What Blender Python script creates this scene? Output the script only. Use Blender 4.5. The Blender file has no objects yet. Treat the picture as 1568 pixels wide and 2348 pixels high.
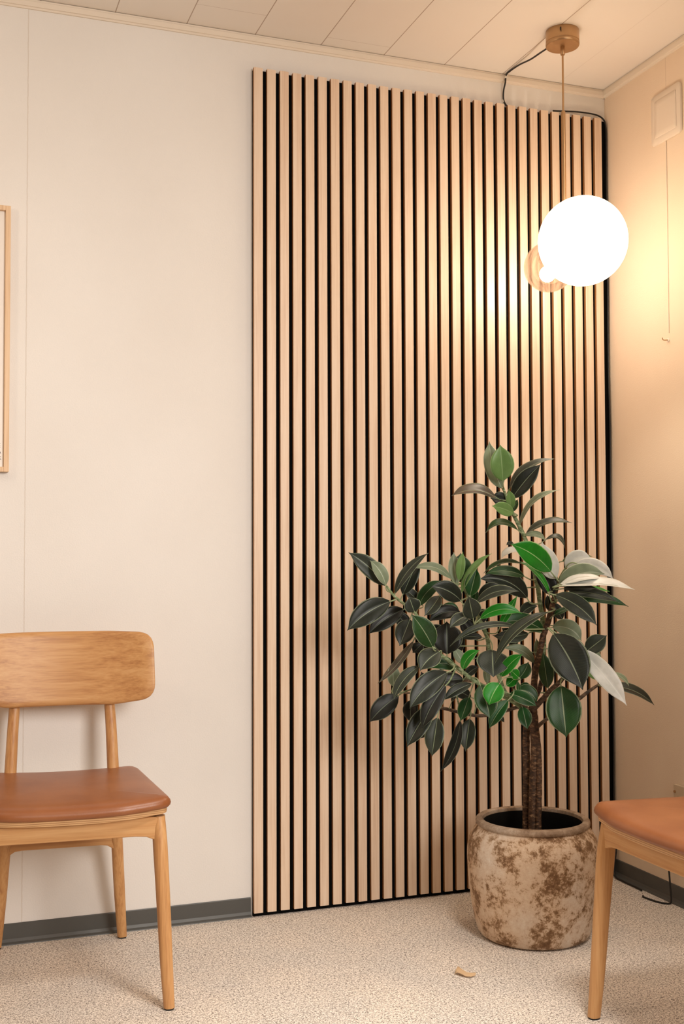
import bpy, bmesh, math, random
from mathutils import Vector, Matrix
random.seed(7)
S = bpy.context.scene
COL = S.collection
R = math.radians

# ---------------------------------------------------------------- camera
CAM = Vector((-2.0447, -3.1184, 1.0063)); YAW, PITCH, ROLL, F = -.34913, .03878, -.00323, 2605.08
fw = Vector((-math.sin(YAW), math.cos(YAW), 0)); rt = Vector((math.cos(YAW), math.sin(YAW), 0)); up = Vector((0, 0, 1))
fw, up = math.cos(PITCH)*fw + math.sin(PITCH)*up, -math.sin(PITCH)*fw + math.cos(PITCH)*up
rt, up = math.cos(ROLL)*rt + math.sin(ROLL)*up, -math.sin(ROLL)*rt + math.cos(ROLL)*up
cd = bpy.data.cameras.new('camera'); cam = bpy.data.objects.new('camera', cd); COL.objects.link(cam)
cd.sensor_fit = 'VERTICAL'; cd.sensor_height = 36; cd.lens = F/2348*36; cd.clip_start = .05
m = Matrix((rt, up, -fw)).transposed().to_4x4(); m.translation = CAM
cam.matrix_world = m
S.camera = cam
def at(px, py, d):
    return CAM + (fw + rt*((px-784)/F) - up*((py-1174)/F))*d

# ---------------------------------------------------------------- light
S.view_settings.view_transform = 'Standard'; S.view_settings.look = 'None'
S.view_settings.gamma = 1; S.view_settings.use_curve_mapping = False
S.view_settings.exposure = -0.12
w = bpy.data.worlds.new('world'); S.world = w; w.use_nodes = True
w.node_tree.nodes['Background'].inputs[0].default_value = (1, .9, .8, 1)
w.node_tree.nodes['Background'].inputs[1].default_value = 0
def area(name, loc, target, size, power, color, sy=None):
    l = bpy.data.lights.new(name, 'AREA'); l.energy = power; l.color = color
    l.shape = 'RECTANGLE'; l.size = size; l.size_y = sy or size
    o = bpy.data.objects.new(name, l); COL.objects.link(o); o.location = loc
    o.rotation_euler = (Vector(target)-Vector(loc)).to_track_quat('-Z', 'Y').to_euler()
    return o
def point(name, loc, power, color, r=.1):
    l = bpy.data.lights.new(name, 'POINT'); l.energy = power; l.color = color; l.shadow_soft_size = r
    o = bpy.data.objects.new(name, l); COL.objects.link(o); o.location = loc
area('corner_fill_light', (-.12, -1.25, 2.40), (-.9, -1.0, 0), .35, 5, (1, .88, .74))  # unseen light added for floor brightness and the pot's shadow
a_ = area('front_floor_fill', (-.95, -2.0, 2.44), (-1.15, -1.1, 0), .4, 5.5, (1, .95, .88)); a_.data.spread = R(52)  # added fill, narrowed to brighten the front floor; no fixture seen
area('left_fill_light', (-2.3, -1.5, 2.44), (-2.2, -1.4, 0), .6, 2, (1, .88, .7))  # added overhead fill to balance the light on the left
a_ = area('room_light', (-.75, -3.9, 1.75), (-1.95, 0, .95), 1.0, 16.5, (1, .94, .87), 1.2); a_.data.spread = R(68)
point('far_lamp_light', (-2.75, -1.0, 2.0), 12, (1, .80, .60), .12)

# ---------------------------------------------------------------- materials
def newmat(name):
    m = bpy.data.materials.new(name); m.use_nodes = True
    nt = m.node_tree; b = nt.nodes['Principled BSDF']
    return m, nt, b
def N(nt, t, **kw):
    n = nt.nodes.new(t)
    for k, v in kw.items():
        if k in n.inputs.keys(): n.inputs[k].default_value = v
        else: setattr(n, k, v)
    return n
def ramp(nt, stops, interp='LINEAR'):
    n = nt.nodes.new('ShaderNodeValToRGB'); cr = n.color_ramp; cr.interpolation = interp
    while len(cr.elements) < len(stops): cr.elements.new(.5)
    for e, (p, c) in zip(cr.elements, stops):
        e.position = p; e.color = (c[0], c[1], c[2], 1) if hasattr(c, '__len__') else (c, c, c, 1)
    return n
def L(nt, a, b): nt.links.new(a, b)
def coords(nt, scale=(1, 1, 1), kind='Object', rot=(0, 0, 0)):
    tc = nt.nodes.new('ShaderNodeTexCoord'); mp = nt.nodes.new('ShaderNodeMapping')
    mp.inputs['Scale'].default_value = scale; mp.inputs['Rotation'].default_value = rot
    L(nt, tc.outputs[kind], mp.inputs['Vector']); return mp.outputs[0]
def bump(nt, b, h, strength, dist=.002):
    n = nt.nodes.new('ShaderNodeBump'); n.inputs['Strength'].default_value = strength; n.inputs['Distance'].default_value = dist
    L(nt, h, n.inputs['Height']); L(nt, n.outputs[0], b.inputs['Normal']); return n
def math_(nt, op, a, b=None):
    n = nt.nodes.new('ShaderNodeMath'); n.operation = op
    for i, v in enumerate((a, b)):
        if v is None: continue
        if isinstance(v, (int, float)): n.inputs[i].default_value = v
        else: L(nt, v, n.inputs[i])
    return n.outputs[0]
def plain(name, c, rough=.5, metal=0, spec=.5):
    m, nt, b = newmat(name)
    b.inputs['Base Color'].default_value = (*c, 1); b.inputs['Roughness'].default_value = rough
    b.inputs['Metallic'].default_value = metal; b.inputs['Specular IOR Level'].default_value = spec
    no = N(nt, 'ShaderNodeTexNoise', Scale=40.0, Detail=3.0); L(nt, coords(nt), no.inputs['Vector'])
    r = ramp(nt, [(.3, max(0, rough-.06)), (.7, min(1, rough+.06))]); L(nt, no.outputs[0], r.inputs[0]); L(nt, r.outputs[0], b.inputs['Roughness'])
    return m

def wall_mat(name, seam_axis, seam_pos, zmax, c1=(.80, .77, .735), c2=(.83, .805, .775)):
    m, nt, b = newmat(name); v = coords(nt)
    no = N(nt, 'ShaderNodeTexNoise', Scale=2.5, Detail=4.0); L(nt, v, no.inputs['Vector'])
    r = ramp(nt, [(.35, c1), (.65, c2)]); L(nt, no.outputs[0], r.inputs[0])
    fine = N(nt, 'ShaderNodeTexNoise', Scale=260.0, Detail=3.0); L(nt, v, fine.inputs['Vector'])
    med = N(nt, 'ShaderNodeTexNoise', Scale=45.0, Detail=5.0, Roughness=.7); L(nt, v, med.inputs['Vector'])
    pits = ramp(nt, [(.70, 0), (.76, 1)]); L(nt, med.outputs[0], pits.inputs[0])
    sx = N(nt, 'ShaderNodeSeparateXYZ'); L(nt, v, sx.inputs[0])
    ax = sx.outputs[seam_axis]
    d = math_(nt, 'ABSOLUTE', math_(nt, 'SUBTRACT', math_(nt, 'ADD', ax, math_(nt, 'MULTIPLY', med.outputs[0], .004)), seam_pos+.002))
    line = math_(nt, 'MULTIPLY', math_(nt, 'LESS_THAN', d, .0013), math_(nt, 'GREATER_THAN', sx.outputs[2], zmax))
    h = math_(nt, 'ADD', math_(nt, 'MULTIPLY', fine.outputs[0], .35), math_(nt, 'MULTIPLY', pits.outputs[0], .8))
    h = math_(nt, 'SUBTRACT', h, math_(nt, 'MULTIPLY', line, 1.2))
    mx = N(nt, 'ShaderNodeMix', data_type='RGBA'); L(nt, math_(nt, 'MULTIPLY', line, .28), mx.inputs[0])
    L(nt, r.outputs[0], mx.inputs[6]); mx.inputs[7].default_value = (.45, .33, .22, 1)
    L(nt, mx.outputs[2], b.inputs['Base Color']); b.inputs['Roughness'].default_value = .62
    b.inputs['Specular IOR Level'].default_value = .3
    bump(nt, b, h, .85, .0014); return m
M_wall_back = wall_mat('wall_paint_back', 0, -1.805, 0)
M_wall_right = wall_mat('wall_right_warm_shade', 1, -.325, 1.66, (.81, .665, .52), (.84, .70, .55))  # same paint as the back wall, with warm dim light tinted in

def ceil_mat():
    m, nt, b = newmat('ceiling_boards'); v = coords(nt)
    sx = N(nt, 'ShaderNodeSeparateXYZ'); L(nt, v, sx.inputs[0])
    q = math_(nt, 'PINGPONG', math_(nt, 'ADD', sx.outputs[0], 1.574), .1)      # distance to a seam, seams 0.2 m apart
    l1 = math_(nt, 'LESS_THAN', q, .0014)
    l1 = math_(nt, 'MULTIPLY', l1, math_(nt, 'ADD', math_(nt, 'MULTIPLY', math_(nt, 'LESS_THAN', sx.outputs[0], -.28), .8), .15))
    def joint(x0, y0):
        i_ = math_(nt, 'LESS_THAN', math_(nt, 'ABSOLUTE', math_(nt, 'SUBTRACT', sx.outputs[0], x0+.1)), .1)
        return math_(nt, 'MULTIPLY', i_, math_(nt, 'LESS_THAN', math_(nt, 'ABSOLUTE', math_(nt, 'SUBTRACT', sx.outputs[1], y0)), .0008))
    l2 = math_(nt, 'MAXIMUM', joint(-.974, -.062), joint(-1.374, -.13))
    # the two cross joints that show
    no = N(nt, 'ShaderNodeTexNoise', Scale=3.0, Detail=2.0); L(nt, v, no.inputs['Vector'])
    r = ramp(nt, [(.3, (.85, .79, .73)), (.7, (.87, .82, .76))]); L(nt, no.outputs[0], r.inputs[0])
    li = math_(nt, 'MAXIMUM', l1, math_(nt, 'MULTIPLY', l2, .5))
    mx = N(nt, 'ShaderNodeMix', data_type='RGBA'); L(nt, math_(nt, 'MULTIPLY', li, .7), mx.inputs[0])
    L(nt, r.outputs[0], mx.inputs[6]); mx.inputs[7].default_value = (.25, .13, .06, 1)
    L(nt, mx.outputs[2], b.inputs['Base Color']); b.inputs['Roughness'].default_value = .55
    bump(nt, b, math_(nt, 'MULTIPLY', li, -1), .6, .002); return m
M_ceil = ceil_mat()
M_wall_far = wall_mat('wall_far_bounce', 0, -9, 0, (.58, .45, .33), (.62, .48, .36))  # unseen walls; warm brown chosen for its orange bounce light

def floor_mat():
    m, nt, b = newmat('speckled_floor'); v = coords(nt)
    n1 = N(nt, 'ShaderNodeTexNoise', Scale=300.0, Detail=3.0, Roughness=.75, Distortion=.8); L(nt, v, n1.inputs['Vector'])
    n3 = N(nt, 'ShaderNodeTexNoise', Scale=150.0, Detail=2.0); L(nt, v, n3.inputs['Vector'])
    n2 = N(nt, 'ShaderNodeTexNoise', Scale=5.0, Detail=3.0); L(nt, v, n2.inputs['Vector'])
    s = math_(nt, 'ADD', math_(nt, 'MULTIPLY', n1.outputs[0], .8), math_(nt, 'MULTIPLY', n3.outputs[0], .2))
    r = ramp(nt, [(.37, (.10, .08, .065)), (.455, (.44, .39, .345)), (.52, (.82, .755, .69)), (.62, (.97, .93, .88))])
    L(nt, s, r.inputs[0])
    hue = ramp(nt, [(.35, (.94, .93, .92)), (.65, (1.04, 1, .96))]); L(nt, n2.outputs[0], hue.inputs[0])
    mx = N(nt, 'ShaderNodeMix', data_type='RGBA', blend_type='MULTIPLY'); mx.inputs[0].default_value = 1
    L(nt, r.outputs[0], mx.inputs[6]); L(nt, hue.outputs[0], mx.inputs[7])
    L(nt, mx.outputs[2], b.inputs['Base Color']); b.inputs['Roughness'].default_value = .75
    b.inputs['Specular IOR Level'].default_value = .25
    bump(nt, b, n1.outputs[0], .35, .0015); return m
M_floor = floor_mat()

def wood_mat(name, axis, c_dark, c_mid, c_light, rough=.42, fine=1.0, contrast=.75):
    m, nt, b = newmat(name)
    sc = [34*fine]*3; sc[axis] = 1.5
    v = coords(nt, tuple(sc))
    wv = N(nt, 'ShaderNodeTexNoise', Scale=1.5, Detail=3.0, Roughness=.5, Distortion=.35); L(nt, v, wv.inputs['Vector'])
    sc2 = [260*fine]*3; sc2[axis] = 9
    v2 = coords(nt, tuple(sc2))
    g = N(nt, 'ShaderNodeTexNoise', Scale=1.0, Detail=3.0, Roughness=.6); L(nt, v2, g.inputs['Vector'])
    s = math_(nt, 'ADD', math_(nt, 'MULTIPLY', wv.outputs[0], .58), math_(nt, 'MULTIPLY', g.outputs[0], .42))
    d = .13/contrast
    r = ramp(nt, [(.5-d, c_dark), (.5, c_mid), (.5+d, c_light)]); L(nt, s, r.inputs[0])
    L(nt, r.outputs[0], b.inputs['Base Color']); b.inputs['Roughness'].default_value = rough
    b.inputs['Specular IOR Level'].default_value = .4
    bump(nt, b, g.outputs[0], .12, .0006); return m
OAK = ((.42, .19, .07), (.58, .305, .12), (.67, .39, .175))
M_oak = {a: wood_mat('oak_%d' % a, a, *OAK) for a in (0, 1, 2)}
M_ply = None
def ply_mat():
    m, nt, b = newmat('plywood_edge'); v = coords(nt)
    sx = N(nt, 'ShaderNodeSeparateXYZ'); L(nt, v, sx.inputs[0])
    no = N(nt, 'ShaderNodeTexNoise', Scale=20.0); L(nt, v, no.inputs['Vector'])
    z = math_(nt, 'PINGPONG', sx.outputs[2], .0021)
    r = ramp(nt, [(.0, (.28, .12, .04)), (.0007, (.60, .34, .15)), (.0021, (.68, .42, .21))])
    zz = math_(nt, 'MULTIPLY', z, 300); r.color_ramp.elements[1].position = .25; r.color_ramp.elements[2].position = .6
    L(nt, zz, r.inputs[0]); L(nt, r.outputs[0], b.inputs['Base Color']); b.inputs['Roughness'].default_value = .5
    return m
M_ply = ply_mat()
def leather_mat():
    m, nt, b = newmat('brown_leather'); v = coords(nt)
    no = N(nt, 'ShaderNodeTexNoise', Scale=9.0, Detail=4.0); L(nt, v, no.inputs['Vector'])
    vo = N(nt, 'ShaderNodeTexVoronoi', Scale=420.0); L(nt, v, vo.inputs['Vector'])
    r = ramp(nt, [(.3, (.26, .085, .028)), (.7, (.34, .125, .045))]); L(nt, no.outputs[0], r.inputs[0])
    L(nt, r.outputs[0], b.inputs['Base Color']); b.inputs['Roughness'].default_value = .36
    bump(nt, b, vo.outputs[0], .12, .0006); return m
M_leather = leather_mat()
M_slat = wood_mat('slat_oak_veneer', 2, (.70, .505, .365), (.78, .60, .45), (.83, .67, .53), .38, 1.4, .9)
M_mdf = plain('slat_side_brown', (.42, .19, .065), .6)
M_felt = plain('black_felt', (.003, .0028, .0025), .95, 0, .1)
M_base = plain('grey_vinyl_skirting', (.085, .085, .08), .38)
M_trim = plain('painted_trim', (.80, .71, .60), .45)
M_black = plain('black_cord', (.008, .007, .006), .45)
M_brass = plain('brushed_brass', (.50, .32, .17), .38, .9)
M_white = plain('white_clip', (.8, .74, .66), .5)
M_paper = plain('poster_paper', (.86, .80, .74), .35)
M_ink = plain('poster_ink', (.05, .03, .02), .6)
M_pine = wood_mat('pale_frame_wood', 2, (.62, .40, .23), (.76, .53, .33), (.82, .60, .40), .45)
M_plate = plain('beige_socket_plate', (.62, .50, .36), .35)
M_dark = plain('dark_hole', (.02, .012, .006), .7)
M_paintplate = plain('painted_cover_plate', (.79, .69, .58), .45)
M_soil = plain('dark_soil', (.003, .002, .0015), .95, 0, .05)
M_pad = plain('black_foot_pad', (.01, .01, .01), .6)
M_dry = plain('dry_leaf_brown', (.62, .42, .24), .6)
def emit(name, c, s):
    m = bpy.data.materials.new(name); m.use_nodes = True; nt = m.node_tree; b = nt.nodes['Principled BSDF']
    b.inputs['Base Color'].default_value = (.9, .88, .85, 1); b.inputs['Emission Color'].default_value = (*c, 1)
    b.inputs['Emission Strength'].default_value = s; return m
M_opal = emit('lit_opal_glass', (1, .76, .50), 7.5)
M_bulb = emit('lit_bulb', (1, .92, .82), 700)
def glass_mat():
    m, nt, b = newmat('amber_clear_glass')
    b.inputs['Base Color'].default_value = (1, .95, .91, 1); b.inputs['Roughness'].default_value = .02
    b.inputs['Transmission Weight'].default_value = 1; b.inputs['IOR'].default_value = 1.45
    no = N(nt, 'ShaderNodeTexNoise', Scale=14.0, Detail=2.0); L(nt, coords(nt), no.inputs['Vector']); bump(nt, b, no.outputs[0], .1, .002)
    tr = N(nt, 'ShaderNodeBsdfTransparent'); tr.inputs[0].default_value = (1, .965, .94, 1)
    mx = nt.nodes.new('ShaderNodeMixShader'); mx.inputs[0].default_value = .62
    L(nt, b.outputs[0], mx.inputs[1]); L(nt, tr.outputs[0], mx.inputs[2]); L(nt, mx.outputs[0], nt.nodes['Material Output'].inputs[0])
    return m
M_glass = glass_mat()
def pot_mat(name, rim=False):
    m, nt, b = newmat(name); v = coords(nt)
    n1 = N(nt, 'ShaderNodeTexNoise', Scale=13.0, Detail=12.0, Roughness=.82, Distortion=.1); L(nt, v, n1.inputs['Vector'])
    n2 = N(nt, 'ShaderNodeTexNoise', Scale=60.0, Detail=5.0, Roughness=.7); L(nt, v, n2.inputs['Vector'])
    n3 = N(nt, 'ShaderNodeTexNoise', Scale=5.0, Detail=2.0); L(nt, v, n3.inputs['Vector'])
    s = math_(nt, 'ADD', math_(nt, 'MULTIPLY', n1.outputs[0], .8), math_(nt, 'MULTIPLY', n2.outputs[0], .2))
    if rim: r = ramp(nt, [(.40, (.20, .13, .08)), (.52, (.40, .30, .22)), (.62, (.60, .50, .41))])
    else: r = ramp(nt, [(.40, (.15, .075, .03)), (.455, (.25, .14, .065)), (.485, (.52, .36, .23)), (.51, (.70, .55, .42)), (.60, (.78, .67, .55)), (.70, (.86, .80, .73))])
    L(nt, s, r.inputs[0])
    tint = ramp(nt, [(.4, (1, .92, .82)), (.6, (1, 1, 1))]); L(nt, n3.outputs[0], tint.inputs[0])
    mx = N(nt, 'ShaderNodeMix', data_type='RGBA', blend_type='MULTIPLY'); mx.inputs[0].default_value = 1
    L(nt, r.outputs[0], mx.inputs[6]); L(nt, tint.outputs[0], mx.inputs[7]); L(nt, mx.outputs[2], b.inputs['Base Color'])
    b.inputs['Roughness'].default_value = .45 if rim else .55
    bump(nt, b, s, .8, .006); return m
M_pot = pot_mat('mottled_stoneware'); M_rim = pot_mat('worn_rim', True)
M_potin = plain('pot_inside', (.004, .003, .002), .8, 0, .15)
def bark_mat(name, c0, c1, c2):
    m, nt, b = newmat(name); v = coords(nt, (1, 1, 2.2))
    n = N(nt, 'ShaderNodeTexNoise', Scale=70.0, Detail=5.0, Roughness=.7); L(nt, v, n.inputs['Vector'])
    r = ramp(nt, [(.38, c0), (.55, c1), (.70, c2)]); L(nt, n.outputs[0], r.inputs[0])
    L(nt, r.outputs[0], b.inputs['Base Color']); b.inputs['Roughness'].default_value = .6
    bump(nt, b, n.outputs[0], .7, .003); return m
M_bark = bark_mat('brown_bark', (.022, .010, .004), (.10, .045, .018), (.42, .25, .13))
M_twig = bark_mat('dark_twig', (.03, .02, .012), (.12, .07, .04), (.30, .22, .14))
M_green = bark_mat('green_stem', (.08, .12, .05), (.26, .34, .18), (.50, .56, .38))
M_pet = plain('pale_petiole', (.30, .36, .20), .5)

def leaf_mat(name, c, c2, rib, rough=.36):
    m, nt, b = newmat(name)
    uv = nt.nodes.new('ShaderNodeUVMap'); sx = N(nt, 'ShaderNodeSeparateXYZ'); L(nt, uv.outputs[0], sx.inputs[0])
    u = math_(nt, 'ABSOLUTE', math_(nt, 'SUBTRACT', math_(nt, 'MULTIPLY', sx.outputs[0], 2.0), 1.0))
    no = N(nt, 'ShaderNodeTexNoise', Scale=22.0, Detail=3.0); L(nt, coords(nt), no.inputs['Vector'])
    base = ramp(nt, [(.36, c), (.64, c2)]); L(nt, no.outputs[0], base.inputs[0])
    ph = math_(nt, 'SUBTRACT', math_(nt, 'MULTIPLY', sx.outputs[1], 190.0), math_(nt, 'MULTIPLY', u, 38.0))
    vein = math_(nt, 'SINE', ph)
    vr = ramp(nt, [(.0, 0), (.75, 0), (1, 1)]); L(nt, vein, vr.inputs[0])
    mid = math_(nt, 'LESS_THAN', u, .035)
    edge = math_(nt, 'GREATER_THAN', u, .93)
    k = math_(nt, 'MAXIMUM', math_(nt, 'MULTIPLY', mid, .85), math_(nt, 'MULTIPLY', edge, .85))
    k = math_(nt, 'MAXIMUM', k, math_(nt, 'MULTIPLY', vr.outputs[0], .10))
    mx = N(nt, 'ShaderNodeMix', data_type='RGBA'); L(nt, k, mx.inputs[0]); L(nt, base.outputs[0], mx.inputs[6])
    mx.inputs[7].default_value = (*rib, 1); L(nt, mx.outputs[2], b.inputs['Base Color'])
    b.inputs['Roughness'].default_value = rough; b.inputs['Specular IOR Level'].default_value = .38
    bump(nt, b, vein, .035, .0008); return m
RIB = (.30, .36, .22)
LM = {
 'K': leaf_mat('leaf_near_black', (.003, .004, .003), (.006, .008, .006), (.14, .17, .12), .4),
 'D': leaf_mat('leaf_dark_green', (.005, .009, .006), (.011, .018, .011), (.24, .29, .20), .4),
 'G': leaf_mat('leaf_grey_green', (.018, .026, .019), (.034, .044, .032), RIB, .42),
 'M': leaf_mat('leaf_mid_green', (.006, .036, .006), (.013, .066, .012), RIB, .42),
 'B': leaf_mat('leaf_deep_green', (.002, .040, .004), (.004, .070, .008), RIB, .42),
 'V': leaf_mat('leaf_vivid_green', (.003, .15, .005), (.006, .22, .008), (.35, .55, .22)),
 'F': leaf_mat('leaf_fresh_green', (.12, .24, .07), (.17, .32, .10), (.30, .45, .2)),
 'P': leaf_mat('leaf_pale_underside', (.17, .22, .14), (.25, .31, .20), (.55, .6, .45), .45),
 'S': leaf_mat('leaf_silver_sheen', (.56, .58, .54), (.76, .77, .74), (.75, .76, .68), .4),  # pale leaves with the glossy reflection put into the colour
 'R': leaf_mat('leaf_brownish', (.045, .034, .024), (.09, .068, .048), RIB, .4),
}

# ---------------------------------------------------------------- helpers
def tag(o, label=None, cat=None, group=None, kind=None):
    if label: o['label'] = label
    if cat: o['category'] = cat
    if group: o['group'] = group
    if kind: o['kind'] = kind
    return o
def empty(name, loc, rz=0):
    o = bpy.data.objects.new(name, None); COL.objects.link(o); o.location = loc; o.rotation_euler = (0, 0, rz)
    o.empty_display_size = .05; return o
def link(name, verts, faces, mats, parent=None, smooth=False, midx=None, loc=(0, 0, 0), uvs=None, sharp=None):
    me = bpy.data.meshes.new(name); me.from_pydata([tuple(v) for v in verts], [], faces); me.validate()
    if not isinstance(mats, (list, tuple)): mats = [mats]
    for q in mats: me.materials.append(q)
    if midx:
        for p, i in zip(me.polygons, midx): p.material_index = i
    if uvs:
        ul = me.uv_layers.new(name='UVMap')
        for lp in me.loops: ul.data[lp.index].uv = uvs[lp.vertex_index]
    bm = bmesh.new(); bm.from_mesh(me); bmesh.ops.recalc_face_normals(bm, faces=bm.faces); bm.to_mesh(me); bm.free()
    if smooth:
        for p in me.polygons: p.use_smooth = True
        if sharp: me.set_sharp_from_angle(angle=R(sharp))
    o = bpy.data.objects.new(name, me); COL.objects.link(o); o.location = loc
    if parent: o.parent = parent
    return o
def boxes(name, bs, mat, parent=None, bevel=0, loc=(0, 0, 0)):
    bm = bmesh.new()
    for (x0, x1, y0, y1, z0, z1) in bs:
        vs = [bm.verts.new((x, y, z)) for x in (x0, x1) for y in (y0, y1) for z in (z0, z1)]
        for f in ((0, 1, 3, 2), (4, 6, 7, 5), (0, 4, 5, 1), (2, 3, 7, 6), (0, 2, 6, 4), (1, 5, 7, 3)): bm.faces.new([vs[i] for i in f])
    bmesh.ops.recalc_face_normals(bm, faces=bm.faces)
    if bevel: bmesh.ops.bevel(bm, geom=list(bm.edges), offset=bevel, segments=2, affect='EDGES', profile=.6)
    me = bpy.data.meshes.new(name); bm.to_mesh(me); bm.free()
    me.materials.append(mat); o = bpy.data.objects.new(name, me); COL.objects.link(o); o.location = loc
    if parent: o.parent = parent
    return o
def smooth_path(pts, n=6):
    """Catmull-Rom through (Vector, radius) points"""
    out = []
    P = [pts[0]] + list(pts) + [pts[-1]]
    for i in range(1, len(P)-2):
        for k in range(n):
            t = k/n
            def cr(a, b, c, d): return .5*((2*b) + (c-a)*t + (2*a-5*b+4*c-d)*t*t + (3*b-a-3*c+d)*t**3)
            out.append((cr(P[i-1][0], P[i][0], P[i+1][0], P[i+2][0]), max(1e-4, cr(P[i-1][1], P[i][1], P[i+1][1], P[i+2][1]))))
    out.append(pts[-1]); return out
def tube_geo(path, seg=10, wob=0, ell=1):
    vs, fs = [], []
    prev = None
    for i, (p, r) in enumerate(path):
        a = path[min(i+1, len(path)-1)][0]-path[max(i-1, 0)][0]
        a.normalize()
        if prev is None: prev = Vector((1, 0, 0)) if abs(a.x) < .9 else Vector((0, 1, 0))
        s = (prev-a*prev.dot(a)).normalized(); prev = s; t = a.cross(s)
        for j in range(seg):
            th = 2*math.pi*j/seg; rr = r*(1+wob*math.sin(i*2.1+j*1.7)) if wob else r
            vs.append(p+s*math.cos(th)*rr+t*math.sin(th)*rr*ell)
    n = len(path)
    for i in range(n-1):
        for j in range(seg):
            fs.append((i*seg+j, i*seg+(j+1) % seg, (i+1)*seg+(j+1) % seg, (i+1)*seg+j))
    fs.append(tuple(range(seg-1, -1, -1))); fs.append(tuple((n-1)*seg+j for j in range(seg)))
    return vs, fs
def tube(name, pts, mat, parent=None, seg=10, n=6, wob=0, loc=(0, 0, 0)):
    path = smooth_path([(Vector(p)-Vector(loc), r) for p, r in pts], n) if n else [(Vector(p)-Vector(loc), r) for p, r in pts]
    vs, fs = tube_geo(path, seg, wob)
    return link(name, vs, fs, mat, parent, True, loc=loc, sharp=50)
def lathe(name, prof, mat, parent=None, seg=64, loc=(0, 0, 0), cap=True):
    vs, fs, mi = [], [], []
    for (r, z) in prof:
        for j in range(seg):
            th = 2*math.pi*j/seg; vs.append((r*math.cos(th), r*math.sin(th), z))
    for i in range(len(prof)-1):
        for j in range(seg):
            fs.append((i*seg+j, i*seg+(j+1) % seg, (i+1)*seg+(j+1) % seg, (i+1)*seg+j)); mi.append(0)
    if cap:
        fs.append(tuple(range(seg-1, -1, -1))); fs.append(tuple((len(prof)-1)*seg+j for j in range(seg)))
    return link(name, vs, fs, mat, parent, True, loc=loc, sharp=40)

# ---------------------------------------------------------------- room
H = 2.51; XL = -3.7; YF = -4.7
tag(boxes('floor', [(XL-.1, .1, YF-.1, .1, -.1, 0)], M_floor), kind='structure')
tag(boxes('ceiling', [(XL-.1, .1, YF-.1, .1, H, H+.1)], M_ceil), kind='structure')
tag(boxes('wall_back', [(XL-.1, .1, 0, .1, 0, H)], M_wall_back), kind='structure')
tag(boxes('wall_right', [(0, .1, YF-.1, 0, 0, H)], M_wall_right), kind='structure')
tag(boxes('wall_left', [(XL-.1, XL, YF-.1, 0, 0, H)], M_wall_far), kind='structure')
tag(boxes('wall_front', [(XL, 0, YF-.1, YF, 0, H)], M_wall_far), kind='structure')
def extrude_profile(name, prof, p0, p1, inward, mat):
    """prof: (depth out of the wall, z); straight run from p0 to p1"""
    p0, p1, n = Vector(p0), Vector(p1), Vector(inward)
    vs = [p0+n*d+Vector((0, 0, z)) for d, z in prof]+[p1+n*d+Vector((0, 0, z)) for d, z in prof]
    k = len(prof); fs = [(i, (i+1) % k, k+(i+1) % k, k+i) for i in range(k)]+[tuple(range(k)), tuple(range(2*k-1, k-1, -1))]
    return link(name, vs, fs, mat)
crown = [(0, H-.026), (.005, H-.026), (.007, H-.022), (.011, H-.021), (.012, H-.008), (.0095, H-.006), (.010, H-.0015), (0, H-.0015)]
tag(extrude_profile('trim_1', crown, (XL, 0, 0), (0, 0, 0), (0, -1, 0), M_trim), kind='structure')
tag(extrude_profile('trim_2', crown, (0, 0, 0), (0, YF, 0), (-1, 0, 0), M_trim), kind='structure')
base = [(0, 0), (.016, 0), (.015, .002), (.008, .006), (.004, .013), (.003, .05), (.0015, .052), (0, .052)]
tag(extrude_profile('baseboard_back', base, (XL, 0, 0), (-1.186, 0, 0), (0, -1, 0), M_base), kind='structure')
tag(extrude_profile('baseboard_right', base, (0, -.002, 0), (0, YF, 0), (-1, 0, 0), M_base), kind='structure')

# ---------------------------------------------------------------- slat wall panels (two boards side by side)
X0, PIT, SW = -1.1813, .03896, .0263
for b in range(2):
    bx = X0+b*15*PIT
    pr = empty('slat_wall_panel', (bx, 0, 0))
    tag(pr, ['left half of the oak slat panelling on black felt, ending at the bare wall',
             'right half of the oak slat panelling on black felt, reaching the room corner'][b], 'wall panel', 'oak slat panels fixed to the wall')
    boxes('felt_backing', [(0.0005, 15*PIT-.0002+b*.010, -.0095, -.0008, 0.0005, 2.405)], M_felt, pr)  # right felt widened: its black also stands for the shaded corner gap
    for k in range(15):
        x = k*PIT; j = random.uniform(-.0006, .0006)
        bm = bmesh.new()
        c = .0009
        # front veneer and MDF core in one slat mesh: slot 0 veneer on the face, slot 1 on the sides
        prof = [(x, -.0095), (x, -.0205), (x+c, -.0214), (x+SW-c, -.0214), (x+SW, -.0205), (x+SW, -.0095)]
        z0, z1 = .012+j, 2.409+j
        vs = [(a, y, z0) for a, y in prof]+[(a, y, z1) for a, y in prof]
        fs = [(i, (i+1) % 6, 6+(i+1) % 6, 6+i) for i in range(6)]+[tuple(range(5, -1, -1)), tuple(range(6, 12))]
        link('slat', vs, fs, [M_slat, M_mdf], pr, midx=[1, 0, 0, 0, 1, 1, 1, 1])

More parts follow.
